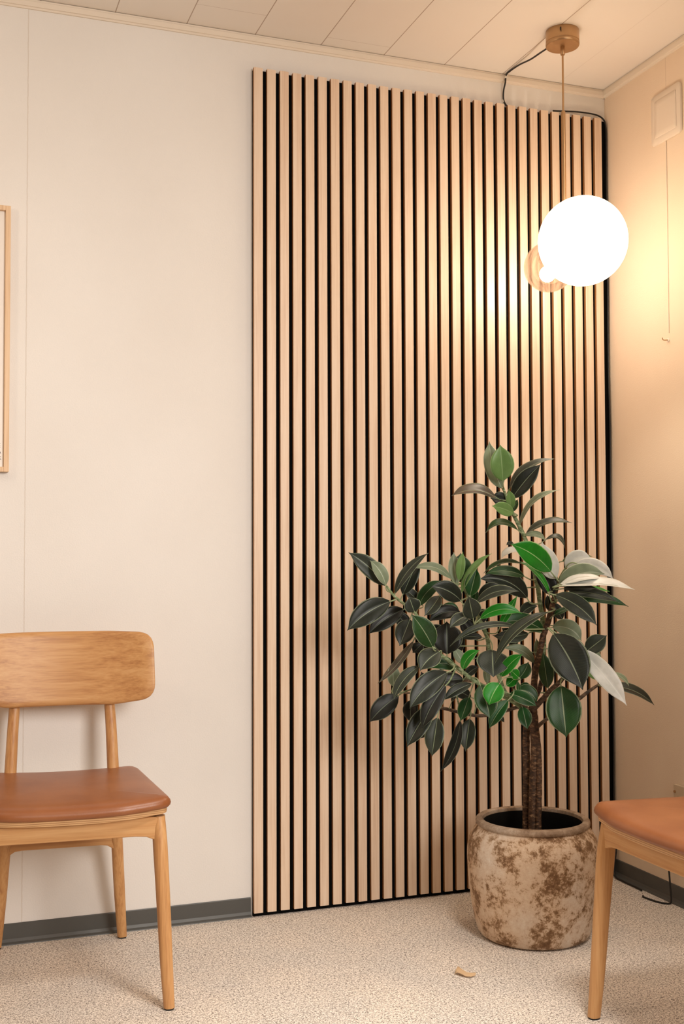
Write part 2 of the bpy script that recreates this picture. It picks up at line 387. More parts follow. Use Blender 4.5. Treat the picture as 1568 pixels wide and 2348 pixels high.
# ---------------------------------------------------------------- poster
pr = empty('framed_poster', (-2.098, -.002, 1.583))
tag(pr, 'tall framed white poster with dark lettering on the wall above the left chair', 'poster')
w2, h2, fwid, fd = .25, .353, .013, .022
fr = [(-w2, -w2+fwid, -fd, 0, -h2, h2), (w2-fwid, w2, -fd, 0, -h2, h2), (-w2+fwid, w2-fwid, -fd, 0, h2-fwid, h2), (-w2+fwid, w2-fwid, -fd, 0, -h2, -h2+fwid)]
boxes('frame', fr, M_pine, pr, .0012)
boxes('print', [(-w2+fwid, w2-fwid, -.010, -.004, -h2+fwid, h2-fwid)], M_paper, pr)
def text(name, s, size, loc, mat, parent, ext=.0004, ax='RIGHT', rot=(R(90), 0, 0)):
    c = bpy.data.curves.new(name, 'FONT'); c.body = s; c.size = size; c.align_x = ax; c.extrude = ext
    o = bpy.data.objects.new(name, c); COL.objects.link(o)
    dg = bpy.context.evaluated_depsgraph_get(); me = bpy.data.meshes.new_from_object(o.evaluated_get(dg)); me.name = name
    bpy.data.objects.remove(o); me.materials.clear(); me.materials.append(mat)
    q = bpy.data.objects.new(name, me); COL.objects.link(q); q.location = loc; q.rotation_euler = rot; q.parent = parent
    return q
text('lettering', 'E', .0165, (.229, -.0103, 1.2945-1.583), M_ink, pr)
text('lettering', 'A', .0125, (.2305, -.0103, 1.2785-1.583), M_ink, pr)
text('lettering', 'K', .0125, (.2315, -.0103, 1.2625-1.583), M_ink, pr)

# ---------------------------------------------------------------- chairs
def rounded(poly, n=7):
    """poly: list of (x, y, radius) -> outline points"""
    out = []
    k = len(poly)
    for i in range(k):
        p = Vector(poly[i][:2]); a = (Vector(poly[i-1][:2])-p).normalized(); b = (Vector(poly[(i+1) % k][:2])-p).normalized()
        r = poly[i][2]; ang = a.angle(b); d = r/math.tan(ang/2)
        s, e = p+a*d, p+b*d
        for j in range(n+1):
            t = j/n; out.append(s*(1-t)**2+p*2*t*(1-t)+e*t*t)
    return out
def resample(pts, n):
    L_ = [0]; k = len(pts)
    for i in range(k): L_.append(L_[-1]+(pts[(i+1) % k]-pts[i]).length)
    out = []; i = 0
    for q in range(n):
        s = L_[-1]*q/n
        while L_[i+1] < s: i += 1
        t = (s-L_[i])/max(1e-9, L_[i+1]-L_[i]); out.append(pts[i].lerp(pts[(i+1) % k], t))
    return out
def slab(name, outline, prof, mapf, mat, parent, centre=(0, 0), interior=7, crown_f=None):
    """prof: rings (inset, w) from the bottom face edge to the top face edge; both faces filled with inner rings"""
    k = len(outline); c = Vector(centre)
    nrm = []
    for i in range(k):
        t = (outline[(i+1) % k]-outline[i-1]).normalized(); n_ = Vector((t.y, -t.x))
        if n_.dot(outline[i]-c) < 0: n_ = -n_
        nrm.append(n_)
    rings = []
    b0 = prof[0]
    for q in range(interior): rings.append(([c.lerp(outline[i]-nrm[i]*b0[0], (q+.15)/interior) for i in range(k)], b0[1], 0))
    for ins, w_ in prof: rings.append(([outline[i]-nrm[i]*ins for i in range(k)], w_, 0))
    t0 = prof[-1]
    for q in range(interior-1, -1, -1):
        f = (q+.15)/interior
        rings.append(([c.lerp(outline[i]-nrm[i]*t0[0], f) for i in range(k)], t0[1]+(crown_f*(1-f*f) if crown_f else 0), 1))
    vs, fs = [], []
    for pts, w_, _ in rings:
        for p in pts: vs.append(mapf(p.x, p.y, w_))
    for a in range(len(rings)-1):
        for j in range(k): fs.append((a*k+j, a*k+(j+1) % k, (a+1)*k+(j+1) % k, (a+1)*k+j))
    fs.append(tuple(range(k-1, -1, -1))); fs.append(tuple((len(rings)-1)*k+j for j in range(k)))
    return link(name, vs, fs, mat, parent, True, sharp=60)
def leg_mesh(name, stations, mat, parent):
    """stations: (x, y, z, rx, ry)"""
    vs, fs = [], []; seg = 20
    P = []
    for i in range(len(stations)-1):
        a, b = stations[i], stations[i+1]
        for k in range(4): P.append([a[q]+(b[q]-a[q])*k/4 for q in range(5)])
    P.append(list(stations[-1]))
    # smooth once
    Q = [P[0]]+[[(P[i-1][q]+2*P[i][q]+P[i+1][q])/4 for q in range(5)] for i in range(1, len(P)-1)]+[P[-1]]
    for (x, y, z, rx, ry) in Q:
        for j in range(seg):
            th = 2*math.pi*j/seg; cx_, sy_ = math.cos(th), math.sin(th)
            e = .85
            vs.append((x+rx*math.copysign(abs(cx_)**e, cx_), y+ry*math.copysign(abs(sy_)**e, sy_), z))
    n = len(Q)
    for i in range(n-1):
        for j in range(seg): fs.append((i*seg+j, i*seg+(j+1) % seg, (i+1)*seg+(j+1) % seg, (i+1)*seg+j))
    fs.append(tuple(range(seg-1, -1, -1))); fs.append(tuple((n-1)*seg+j for j in range(seg)))
    return link(name, vs, fs, mat, parent, True, sharp=50)
def make_chair(loc, rz, label):
    root = empty('dining_chair', loc, rz); tag(root, label, 'chair', 'oak chairs with brown leather seats')
    # seat outline: front is -y
    fl = [(-.228, -.405, .030), (-.12, -.428, .1), (.12, -.428, .1), (.228, -.405, .030), (.19, .035, .045), (-.19, .035, .045)]
    ol = resample(rounded(fl), 96)
    def mp(x, y, w_): return (x, y, w_ + .20*x*x*(1 if y > -.5 else 1) - .0015)
    slab('seat_cushion', ol, [(.004, .4345), (.0, .4375), (-.0015, .443), (.0005, .450), (.005, .456), (.013, .4605), (.03, .4635)], mp, M_leather, root, (0, -.19), crown_f=.004)
    slab('seat_shell', ol, [(.012, .4215), (.0085, .4225), (.0075, .4285), (.0075, .4345)], mp, M_ply, root, (0, -.19))
    # backrest
    hw = .232
    bl = [(-hw, -.080, .045), (-.13, -.096, .2), (.13, -.096, .2), (hw, -.080, .045), (hw-.004, .088, .042), (.12, .092, .3), (-.12, .092, .3), (-hw+.004, .088, .042)]
    bo = resample(rounded(bl), 110)
    def mb(x, z, w_): return (x, .034 - .85*x*x + .13*z - w_, .722+z)
    slab('backrest', bo, [(.006, -.010), (.0015, -.007), (0, 0), (.0015, .007), (.006, .010)], mb, M_oak[0], root)
    for s in (-1, 1):
        o = leg_mesh('leg', [(s*.2215, -.408, .004, .0125, .0135), (s*.216, -.401, .10, .0145, .016), (s*.209, -.392, .25, .0158, .018), (s*.2035, -.385, .355, .0165, .0205), (s*.201, -.381, .40, .0155, .018), (s*.200, -.379, .4225, .0145, .016)], M_oak[2], root)
        leg_mesh('foot_pad', [(s*.2216, -.408, 0, .0112, .0122), (s*.2215, -.408, .0045, .0112, .0122)], M_pad, o)
        o = leg_mesh('leg', [(s*.159, .102, .004, .0125, .0125), (s*.149, .068, .13, .0145, .0150), (s*.1395, .035, .27, .0150, .0160), (s*.130, .008, .40, .0155, .0165), (s*.127, .008, .46, .0150, .0150), (s*.122, .020, .57, .0140, .0140), (s*.1165, .034, .655, .0130, .0125), (s*.113, .043, .72, .0115, .0085)], M_oak[2], root)
        leg_mesh('foot_pad', [(s*.1591, .103, 0, .0112, .0112), (s*.159, .102, .0045, .0112, .0112)], M_pad, o)
    def rail(name, p0, p1, h0, h1, th, mat, arch=0.006):
        """bar from p0 to p1 (x,y) with its lower edge gently arched up between the legs"""
        p0, p1 = Vector(p0), Vector(p1); d = (p1-p0).normalized(); n_ = Vector((-d.y, d.x)); vs, fs = [], []; K = 16
        for i in range(K+1):
            t = i/K; p = p0.lerp(p1, t); e = min(t, 1-t)*K
            zb = h0 - .012*max(0, 1-e/1.2) + arch*math.sin(math.pi*t)*0
            for q, z in ((-1, zb), (1, zb), (1, h1), (-1, h1)): vs.append((p.x+n_.x*th*q, p.y+n_.y*th*q, z))
        for i in range(K):
            for j in range(4): fs.append((i*4+j, i*4+(j+1) % 4, i*4+4+(j+1) % 4, i*4+4+j))
        fs.append((3, 2, 1, 0)); fs.append(tuple(K*4+j for j in range(4)))
        o = link(name, vs, fs, mat, root, True, sharp=30)
        md = o.modifiers.new('bevel', 'BEVEL'); md.width = .002; md.segments = 2; md.limit_method = 'ANGLE'
        return o
    rail('front_rail', (-.196, -.386), (.196, -.386), .381, .4225, .010, M_oak[0])
    rail('rear_rail', (-.131, .034), (.131, .034), .264, .305, .009, M_oak[0])
    for s in (-1, 1): rail('side_rail', (s*.200, -.372), (s*.132, .004), .388, .4215, .009, M_oak[1])
    return root
TH = -R(4.5)
make_chair((-1.719, -.145, 0), TH, 'oak chair with a brown leather seat standing against the bare wall, left edge')
make_chair((-.266, -1.166, 0), -R(90), 'oak chair with brown leather seat beside the plant pot, cut off by right edge')

# ---------------------------------------------------------------- pot
PC = Vector((-.519, -.409, 0))
pot = empty('plant_pot', PC)
tag(pot, 'round mottled beige and brown stoneware pot holding the rubber plant', 'plant pot')
lathe('pot_body', [(.120, 0.0), (.134, .001), (.143, .006), (.149, .015), (.156, .04), (.1655, .09), (.1722, .15), (.1750, .20), (.1745, .225), (.172, .242), (.167, .258), (.159, .272), (.151, .2815), (.1465, .287), (.1455, .291),
                   (.138, .291), (.140, .27), (.150, .24), (.158, .18), (.156, .1), (.143, .03), (.10, .012), (.001, .012)], M_pot, pot, 96)
lathe('pot_rim', [(.140, .287), (.1475, .2885), (.1505, .292), (.1515, .298), (.150, .3035), (.146, .306), (.137, .3065), (.1325, .304), (.131, .296), (.133, .285), (.140, .287)], M_rim, pot, 96, cap=False)
lathe('pot_lining', [(.1325, .3005), (.1305, .294), (.1315, .27), (.137, .21), (.1385, .085), (.1425, .085), (.1425, .27), (.1360, .298), (.1325, .3005)], M_potin, pot, 96, cap=False)
vs, fs = [], []
seg, rg = 40, 9
for i in range(rg+1):
    for j in range(seg):
        r_ = .1385*(i/rg)+.0005; th = 2*math.pi*j/seg
        vs.append((r_*math.cos(th), r_*math.sin(th), .095+random.uniform(-.003, .003)+.004*math.cos(r_*20)))
for i in range(rg):
    for j in range(seg): fs.append((i*seg+j, i*seg+(j+1) % seg, (i+1)*seg+(j+1) % seg, (i+1)*seg+j))
link('soil', vs, fs, M_soil, pot, True)

# ---------------------------------------------------------------- rubber plant
plant = empty('rubber_plant', (PC.x, PC.y, .21))
tag(plant, 'bushy rubber plant with glossy dark green leaves growing from the mottled pot', 'plant')
PO = Vector(plant.location)
D0 = 3.04
def W3(px, py, cmz): return at(px, py, D0+cmz/100)
STEMPTS = []
def stem(name, pts, mat, seg=12, wob=0):
    pp = [(W3(x, y, z), r/860) for x, y, z, r in pts]
    for p, r in smooth_path(pp, 8): STEMPTS.append((p, r))
    path = [(p-PO, r) for p, r in smooth_path(pp, 7)]
    if wob:   # leaf-scar rings
        path = [(p, r*(1+wob*(1 if i % 3 == 0 else -.35))) for i, (p, r) in enumerate(path)]
    vs, fs = tube_geo(path, seg, .05 if wob else 0)
    return link(name, vs, fs, mat, plant, True)
stem('trunk', [(1219, 2075, 0, 10.5), (1221, 1890, 0, 10), (1223, 1800, 0, 10), (1227, 1715, 0, 10.5), (1224, 1655, 0, 10.5), (1222, 1620, 0, 8.5), (1223, 1590, 0, 8), (1227, 1542, 1, 7.5), (1233, 1515, 1, 7.2), (1241, 1478, 2, 7), (1246, 1455, 2, 7), (1256, 1428, 2, 6.8), (1266, 1389, 2, 6.2), (1274, 1355, 2, 5.5), (1279, 1332, 2, 4.5)], M_bark, 14, .06)
stem('trunk', [(1206, 2072, 2, 9.5), (1207, 1880, 3, 9.5), (1207, 1780, 3, 9), (1206, 1700, 3, 8.5), (1209, 1655, 3, 8), (1217, 1625, 3, 6), (1228, 1600, 3, 5.5), (1238, 1575, 3, 5.5), (1246, 1540, 4, 5)], M_bark, 14, .06)
stem('trunk', [(1231, 2072, -1, 7), (1234, 1890, -1, 7), (1236, 1800, -1, 6.5), (1235, 1720, -1, 6), (1229, 1660, -.5, 5)], M_bark, 12, .06)
stem('branch', [(1247, 1500, 5, 4), (1247, 1455, 5, 5), (1243, 1415, 5, 5.5), (1238, 1384, 5, 5.5), (1233, 1346, 5, 5.5), (1227, 1322, 5, 5.2), (1221, 1290, 5, 5), (1212, 1258, 5, 5), (1200, 1226, 5, 4.8), (1187, 1200, 5, 4.5), (1175, 1176, 5, 4), (1163, 1148, 5, 3.2), (1154, 1118, 5, 2.4)], M_green, 12)
stem('branch', [(1219, 1630, 1, 5), (1190, 1622, 2, 4.4), (1165, 1628, 3, 4.2), (1130, 1638, 4, 4), (1095, 1641, 4, 4), (1060, 1635, 4, 4), (1025, 1626, 4, 4), (1000, 1620, 4, 3.6), (975, 1605, 4, 3), (950, 1590, 4, 2.5), (925, 1590, 4, 2)], M_twig)
stem('branch', [(1221, 1628, -1, 7), (1245, 1602, -4, 6), (1265, 1580, -7, 5.5), (1285, 1562, -10, 5), (1300, 1540, -12, 4), (1315, 1510, -13, 3.5), (1325, 1490, -13, 3)], M_twig)
stem('branch', [(1230, 1668, 1, 5), (1252, 1650, 3, 4), (1285, 1632, 4, 4), (1320, 1608, 5, 4.4), (1350, 1585, 5, 4), (1375, 1568, 5, 3)], M_twig)
stem('branch', [(1214, 1640, -1, 6), (1190, 1618, -3, 5), (1160, 1600, -5, 4.5), (1130, 1585, -6, 4.5), (1105, 1572, -8, 4.6), (1080, 1556, -9, 4.6), (1050, 1532, -10, 4.2), (1015, 1505, -11, 4), (995, 1487, -12, 3.6), (975, 1450, -10, 3.2), (955, 1410, -9, 3.2), (930, 1388, -8, 3.2), (905, 1368, -7, 3), (886, 1344, -6, 2.6)], M_green)
stem('branch', [(1217, 1640, 2, 6), (1195, 1615, 3, 5), (1160, 1590, 4, 5), (1145, 1555, 4, 5), (1132, 1520, 3, 5), (1122, 1492, 3, 5), (1117, 1462, 2, 5), (1108, 1440, 1, 5.2), (1094, 1412, 0, 5.2), (1083, 1385, 0, 5), (1070, 1360, 0, 4), (1058, 1338, 0, 3)], M_green)
stem('branch', [(1210, 1625, -4, 4), (1185, 1600, -6, 4), (1178, 1575, -7, 3.4), (1185, 1553, -8, 3)], M_twig)
stem('branch', [(1130, 1585, -6, 4), (1110, 1572, -6, 3), (1070, 1560, -4, 3), (1020, 1570, -3, 3), (975, 1570, -2, 2.6)], M_twig)

WT = [(0, 0), (.04, .22), (.12, .55), (.22, .80), (.34, .95), (.46, 1), (.58, .96), (.69, .84), (.78, .65), (.86, .40), (.915, .20), (.95, .09), (.975, .04), (1, .0)]
def prof_w(t):
    for (a, x), (b, y) in zip(WT, WT[1:]):
        if t <= b:
            k = (t-a)/(b-a); return x+(y-x)*k
    return 0
def leaf_geo(bx, by, tx, ty, wpx, bow, zb, zt, arch=.12, roll=None):
    B, T = W3(bx, by, zb), W3(tx, ty, zt)
    dx, dy = tx-bx, ty-by; ln = math.hypot(dx, dy)
    px_, py_ = dy/ln, -dx/ln
    if py_ > 0: px_, py_ = -px_, -py_      # pointing up on the photograph
    mid = W3((bx+tx)/2+px_*bow*2, (by+ty)/2+py_*bow*2, (zb+zt)/2)
    Lr = (T-B).length
    view = (CAM-mid).normalized()
    mid = mid+view*arch*Lr
    d = (CAM-mid).length
    W = wpx/F*(D0+(zb+zt)/200)
    asp = W/Lr
    if roll is None:
        if asp < .34: roll = math.acos(max(.38, min(1, asp/.36)))
        else: roll = R(random.uniform(8, 30))
    Wt = W/math.cos(roll)*1.11
    # choose the roll side that turns the upper face up to the ceiling
    a0 = (T-B).normalized(); s0 = a0.cross(view).normalized(); n0 = s0.cross(a0).normalized()
    best = None
    for sg in (1, -1):
        q = Matrix.Rotation(sg*roll, 3, a0) @ n0
        if best is None or q.z > best[0]: best = (q.z, sg)
    rollm = best[1]*roll
    nt_, nx_ = (26, 8) if Lr > .06 else (16, 6)
    fold = R(random.uniform(14, 30)); wav = random.uniform(0, 6.28)
    top, uv = [], []
    for i in range(nt_+1):
        t = i/nt_
        p = B*(1-t)**2+mid*2*t*(1-t)+T*t*t
        a = ((mid-B)*(1-t)+(T-mid)*t).normalized()
        s = a.cross(view).normalized(); n = s.cross(a).normalized()
        rot = Matrix.Rotation(rollm, 3, a); s = rot @ s; n = rot @ n
        hw_ = prof_w(t)*Wt/2
        hw_ = max(hw_, .0006)
        for j in range(-nx_//2, nx_//2+1):
            u = j/(nx_/2); x = u*hw_
            lift = math.tan(fold)*abs(x)*(1-.45*abs(u)) + .012*hw_*0 + .05*hw_*math.sin(9*t+wav+(2 if j > 0 else 0))*u*u
            top.append(p+s*x+n*lift); uv.append((u*.5+.5, t*ln/110))
    return top, uv, nt_, nx_, B, T, mid, (mid-B).normalized(), view
def build_leaf(name, spec, mats):
    top, uv, nt_, nx_, B, T, mid, a, view = leaf_geo(*spec)
    k = nx_+1; n = len(top); th = .0007
    bot = []
    for i in range(nt_+1):
        for j in range(k):
            e = 0 if j in (0, nx_) or i in (0, nt_) else 1
            p0 = top[i*k+j]; q1 = top[min(i+1, nt_)*k+j]-top[max(i-1, 0)*k+j]; q2 = top[i*k+min(j+1, nx_)]-top[i*k+max(j-1, 0)]
            nn = q2.cross(q1)
            if nn.length > 0: nn.normalize()
            if nn.dot(view) < 0: nn = -nn
            bot.append(p0-nn*th*(1 if e else .45))
    vs = [v-B for v in top+bot]; fs, mi = [], []
    for i in range(nt_):
        for j in range(nx_):
            q = (i*k+j, i*k+j+1, (i+1)*k+j+1, (i+1)*k+j)
            fs.append(q); mi.append(0); fs.append(tuple(n+v for v in reversed(q))); mi.append(1)
    rim = [j for j in range(k)]+[i*k+nx_ for i in range(1, nt_+1)]+[nt_*k+j for j in range(nx_-1, -1, -1)]+[i*k for i in range(nt_-1, 0, -1)]
    for q in range(len(rim)):
        x, y = rim[q], rim[(q+1) % len(rim)]; fs.append((x, n+x, n+y, y)); mi.append(0)
    return vs, fs, mi, uv+uv, B, a
def petiole_geo(B, a, thick):
    best = None
    tgt = B-a*.022
    for p, r in STEMPTS:
        d = (p-tgt).length+.15*abs(p.z-tgt.z)
        if best is None or d < best[0]: best = (d, p)
    P = best[1]; q = B-a*min(.02, (P-B).length*.4)
    pts = smooth_path([(B+a*.004-B, thick*.8), (q-B, thick), (P-B, thick*1.15)], 5)
    return tube_geo(pts, 7)

# each leaf: base px, tip px, apparent width, bow, depth of base and tip (cm from the trunk), tone, roll
LV = [
 (1153,1103,1147,1020,50,0,2,0,'F',.15),(1151,1120,1122,1012,40,-7,6,6,'P',.3),(1138,1141,1035,1137,22,15,3,-2,'R',None),(1173,1144,1240,1064,37,3,4,2,'D',.2),
 (1167,1123,1272,1052,15,17,6,6,'G',None),(1191,1206,1283,1123,12,20,6,4,'P',None),(1178,1177,1128,1160,27,2,1,-4,'F',.3),(1172,1170,1167,1123,20,0,2,-2,'F',.4),
 (1165,1152,1124,1142,30,2,6,5,'D',.3),(1176,1172,1187,1145,13,0,7,6,'M',.5),(1187,1215,1113,1222,14,20,4,0,'M',None),(1205,1225,1311,1199,14,14,6,4,'G',None),
 (1203,1228,1251,1240,13,9,4,2,'P',None),(1250,1238,1295,1257,10,18,7,7,'G',None),
 (1263,1311,1171,1248,48,9,-6,-12,'V',.2),(1276,1327,1243,1243,42,-6,-3,-5,'S',.3),(1192,1262,1149,1281,14,8,2,-2,'S',None),(1177,1246,1161,1250,8,3,4,3,'D',None),
 (1268,1366,1233,1288,40,0,-2,0,'K',.2),(1281,1341,1386,1316,40,14,-3,-6,'P',.25),(1296,1302,1357,1282,34,12,1,-1,'S',.25),(1288,1288,1358,1276,14,6,4,4,'M',None),
 (1320,1292,1406,1328,28,12,-2,-6,'S',.3),(1283,1340,1384,1326,15,6,-6,-10,'S',None),(1284,1344,1455,1352,20,9,-8,-14,'S',None),(1290,1350,1370,1349,17,2,-4,-6,'K',.4),(1300,1360,1398,1356,13,5,0,-1,'V',None),
 (1272,1364,1368,1434,40,10,-9,-14,'G',.25),(1300,1360,1417,1381,22,10,-4,-6,'G',.4),(1302,1375,1441,1391,22,12,-2,-3,'B',.4),(1270,1411,1310,1393,12,2,1,2,'B',None),
 (1262,1402,1254,1364,19,0,4,4,'D',.4),(1266,1439,1333,1470,36,14,0,-2,'P',.25),(1268,1453,1336,1582,80,6,-12,-20,'D',.12),(1342,1495,1391,1457,38,0,-4,-5,'G',.2),
 (1333,1491,1380,1519,15,9,-2,-3,'P',None),(1328,1488,1437,1618,42,5,-14,-20,'S',.25),(1335,1530,1374,1561,22,4,-6,-6,'F',.4),(1398,1545,1442,1573,10,8,-4,-5,'P',None),
 (1398,1574,1500,1617,20,12,2,0,'D',None),(1233,1511,1230,1464,16,0,5,5,'P',.4),(1256,1578,1244,1494,32,0,3,2,'M',.3),(1286,1572,1298,1691,74,0,-12,-15,'M',.1),
 (1197,1620,1209,1672,29,0,-5,-8,'B',.2),(1168,1590,1230,1619,28,3,-9,-11,'B',.3),(1185,1582,1231,1611,28,10,-6,-7,'M',.3),(1190,1580,1218,1572,14,3,-4,-4,'B',.5),
 (1190,1592,1186,1560,9,0,-9,-9,'B',.6),(1148,1552,1198,1500,27,5,-10,-12,'V',.3),(1160,1572,1184,1544,24,-4,-8,-7,'V',.3),(1189,1554,1170,1536,22,0,-10,-11,'V',.3),
 (1190,1555,1211,1518,28,-3,-5,-4,'M',.3),(1226,1522,1152,1487,20,14,2,0,'P',.5),(1128,1490,1131,1553,68,0,-8,-12,'G',.2),(1258,1403,1133,1524,22,20,-6,-14,'G',.9),
 (1247,1447,1142,1430,36,14,2,-2,'B',.3),(1212,1452,1129,1457,28,-6,1,-2,'G',.3),(1190,1439,1031,1482,14,24,-8,-14,'G',.7),(1100,1420,1197,1407,24,16,-7,-8,'V',.3),
 (1145,1438,1186,1366,18,0,-3,-4,'V',.4),(1195,1410,1232,1390,24,6,3,2,'G',.4),(1085,1419,1074,1367,40,0,-12,-16,'G',.2),(1092,1383,1190,1356,23,13,-9,-12,'G',.5),
 (1100,1378,1148,1341,30,6,-5,-6,'D',.3),(1209,1372,1098,1328,44,19,0,-4,'D',.15),(1203,1322,1112,1316,22,10,-2,-4,'M',.5),(1195,1292,1108,1315,10,12,1,0,'M',None),
 (1259,1363,1191,1287,12,12,-6,-4,'V',.9),(1218,1293,1204,1271,15,0,2,2,'B',.4),
 (1035,1328,945,1304,18,16,-3,-6,'P',.6),(1048,1340,1040,1266,27,-2,-2,-1,'P',.3),(1052,1332,1061,1265,19,0,-4,-4,'F',.3),(1058,1336,1056,1268,46,0,1,2,'M',.1),
 (1058,1361,1127,1269,15,12,-4,-5,'F',.8),(1077,1367,1093,1303,33,0,-5,-5,'B',.2),(1057,1378,988,1345,40,8,-7,-10,'D',.2),(959,1392,1018,1332,28,10,-2,-1,'M',.4),
 (1008,1366,973,1412,30,-2,-3,-6,'G',.3),(1085,1392,1093,1350,17,0,-2,-1,'B',.4),(1056,1405,983,1426,30,11,-3,-5,'K',.3),(1052,1400,1008,1398,16,8,0,0,'B',.5),
 (1075,1410,1031,1440,27,4,-12,-15,'G',.3),(1085,1456,1058,1418,32,0,0,1,'K',.3),(1025,1500,1024,1425,64,0,-6,-4,'K',.1),(1106,1462,1055,1463,16,3,-1,-1,'D',.5),
 (992,1484,944,1409,46,3,-14,-17,'M',.15),(950,1403,938,1369,36,0,-12,-13,'G',.2),(895,1379,796,1446,48,8,-8,-12,'D',.1),(926,1397,845,1454,40,6,-5,-8,'K',.15),
 (940,1420,916,1481,42,0,-8,-11,'D',.15),(948,1469,866,1567,17,-6,-6,-10,'R',.7),(968,1476,946,1497,24,0,-4,-5,'K',.4),(885,1343,799,1267,38,6,-6,-8,'G',.15),(884,1342,848,1285,27,6,-9,-9,'P',.3),
 (905,1362,982,1268,21,10,-6,-7,'G',.6),(923,1364,960,1281,34,0,-4,-3,'D',.2),(1008,1494,963,1538,44,5,-12,-16,'G',.25),(1045,1535,982,1534,28,14,-7,-8,'B',.3),
 (1026,1541,939,1625,48,9,-14,-19,'D',.12),(1062,1557,1009,1561,28,0,-8,-9,'K',.3),(962,1527,902,1604,26,9,-13,-16,'G',.5),(903,1574,899,1521,27,0,-8,-8,'P',.3),
 (1022,1571,967,1672,38,6,-16,-20,'K',.2),(1082,1567,1016,1606,22,4,-10,-13,'D',.4),(914,1595,847,1656,42,4,-7,-9,'K',.1),(943,1604,940,1656,32,0,-5,-6,'K',.2),
 (990,1620,933,1713,42,3,-12,-16,'D',.15),(1003,1645,990,1735,40,0,-6,-8,'G',.2),(1055,1651,1010,1769,24,-10,-6,-9,'K',.5),(1077,1648,1067,1723,34,0,-5,-7,'G',.2),
 (1075,1598,1056,1653,29,0,-6,-8,'B',.3),(1100,1570,1123,1648,48,3,-13,-17,'M',.12),(1146,1567,1121,1617,44,3,-17,-19,'V',.2),(1165,1605,1121,1671,28,3,-12,-14,'B',.3),
 (1061,1536,1100,1491,22,9,-13,-15,'V',.4),(1063,1522,1040,1485,22,0,-4,-3,'P',.3),(1068,1551,1098,1529,20,3,-6,-6,'D',.4),(1118,1568,1112,1529,15,0,-2,-1,'P',.4),
 (1030,1470,975,1440,34,4,3,2,'D',.2),(1005,1520,960,1480,32,4,2,0,'K',.2),(990,1600,965,1540,34,0,1,0,'K',.2),(1050,1500,1040,1440,36,0,5,4,'K',.2),(1080,1600,1030,1580,26,3,1,0,'D',.3),
 (960,1640,948,1690,30,0,1,0,'D',.2),(985,1650,958,1695,30,0,0,-1,'K',.2),(1020,1420,978,1380,30,4,4,3,'D',.3),(1120,1400,1078,1440,30,3,4,4,'K',.3),(1150,1350,1100,1372,30,6,4,3,'D',.3),
 (1185,1480,1150,1440,28,3,5,4,'D',.3),(935,1440,905,1405,30,2,1,0,'K',.2),(960,1380,925,1350,22,2,1,0,'D',.4),(1290,1420,1262,1380,24,0,5,5,'D',.3),(1310,1345,1365,1362,20,4,3,2,'K',.3),(1060,1580,1015,1545,30,3,2,2,'K',.2),
 (1035,1610,1054,1588,9,3,2,2,'G',.6),(1000,1592,958,1568,32,2,-2,-3,'K',.3),(1145,1640,1156,1656,8,0,2,2,'G',.5),
]
random.seed(11)
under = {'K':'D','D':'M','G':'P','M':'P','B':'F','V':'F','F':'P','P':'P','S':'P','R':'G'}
sz = [math.hypot(l[2]-l[0], l[3]-l[1])*max(l[4], 14) for l in LV]
order = sorted(range(len(LV)), key=lambda i: -sz[i]); big = set(order[:100])
acc = dict(v=[], f=[], mi=[], uv=[])
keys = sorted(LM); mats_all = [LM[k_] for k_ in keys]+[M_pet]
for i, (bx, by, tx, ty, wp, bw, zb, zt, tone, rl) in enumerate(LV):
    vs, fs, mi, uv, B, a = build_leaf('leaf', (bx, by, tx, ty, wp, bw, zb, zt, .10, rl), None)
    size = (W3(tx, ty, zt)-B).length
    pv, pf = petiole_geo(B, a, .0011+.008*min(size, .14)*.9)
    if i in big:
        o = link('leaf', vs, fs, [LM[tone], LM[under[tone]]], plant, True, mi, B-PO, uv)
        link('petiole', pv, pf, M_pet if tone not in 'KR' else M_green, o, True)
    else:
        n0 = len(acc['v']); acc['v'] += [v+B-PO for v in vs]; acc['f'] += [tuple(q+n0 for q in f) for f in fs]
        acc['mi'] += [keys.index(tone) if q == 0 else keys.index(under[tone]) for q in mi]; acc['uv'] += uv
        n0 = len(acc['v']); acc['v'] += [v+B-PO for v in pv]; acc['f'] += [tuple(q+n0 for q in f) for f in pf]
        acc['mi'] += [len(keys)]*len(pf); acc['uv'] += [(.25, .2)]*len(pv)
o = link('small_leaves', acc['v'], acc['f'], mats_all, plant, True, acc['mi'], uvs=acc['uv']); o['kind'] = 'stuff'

# ---------------------------------------------------------------- pendant lamp
LX, LY = -.349, -.323
GO, GC = at(1336, 553, 3.17), at(1259, 612, 3.36)       # centres of the opal and of the clear globe
lamp = empty('pendant_lamp', (LX, LY, H))
tag(lamp, 'brass pendant lamp with a lit opal globe and a small clear glass globe', 'lamp')
LO = Vector(lamp.location)
lathe('canopy', [(.02, 0), (.0465, 0), (.0475, -.002), (.0475, -.032), (.0462, -.0335), (.0462, -.0345), (.0478, -.036), (.0478, -.042), (.0460, -.0445), (.02, -.0445)], M_brass, lamp, 64)
lathe('canopy_collar', [(.0055, -.0445), (.0062, -.046), (.0062, -.068), (.0050, -.070)], M_brass, lamp, 24)
v_ = (CAM-LO).normalized(); v_.z = 0; v_.normalize()
sc = boxes('canopy_screw', [(-.0015, .0015, -.003, .001, -.004, .004)], M_dark, lamp, .0005, loc=(v_.x*.048-.006, v_.y*.0475, -.014))
zj = at(1297, 258, 3.26).z-H; ze = min(GO.z, GC.z)+.03-H
lathe('thin_rod', [(.0028, -.068), (.0028, zj)], M_brass, lamp, 20)
lathe('thick_tube', [(.003, zj+.002), (.0058, zj), (.0060, zj-.002), (.0060, ze), (.004, ze-.004)], M_brass, lamp, 24)
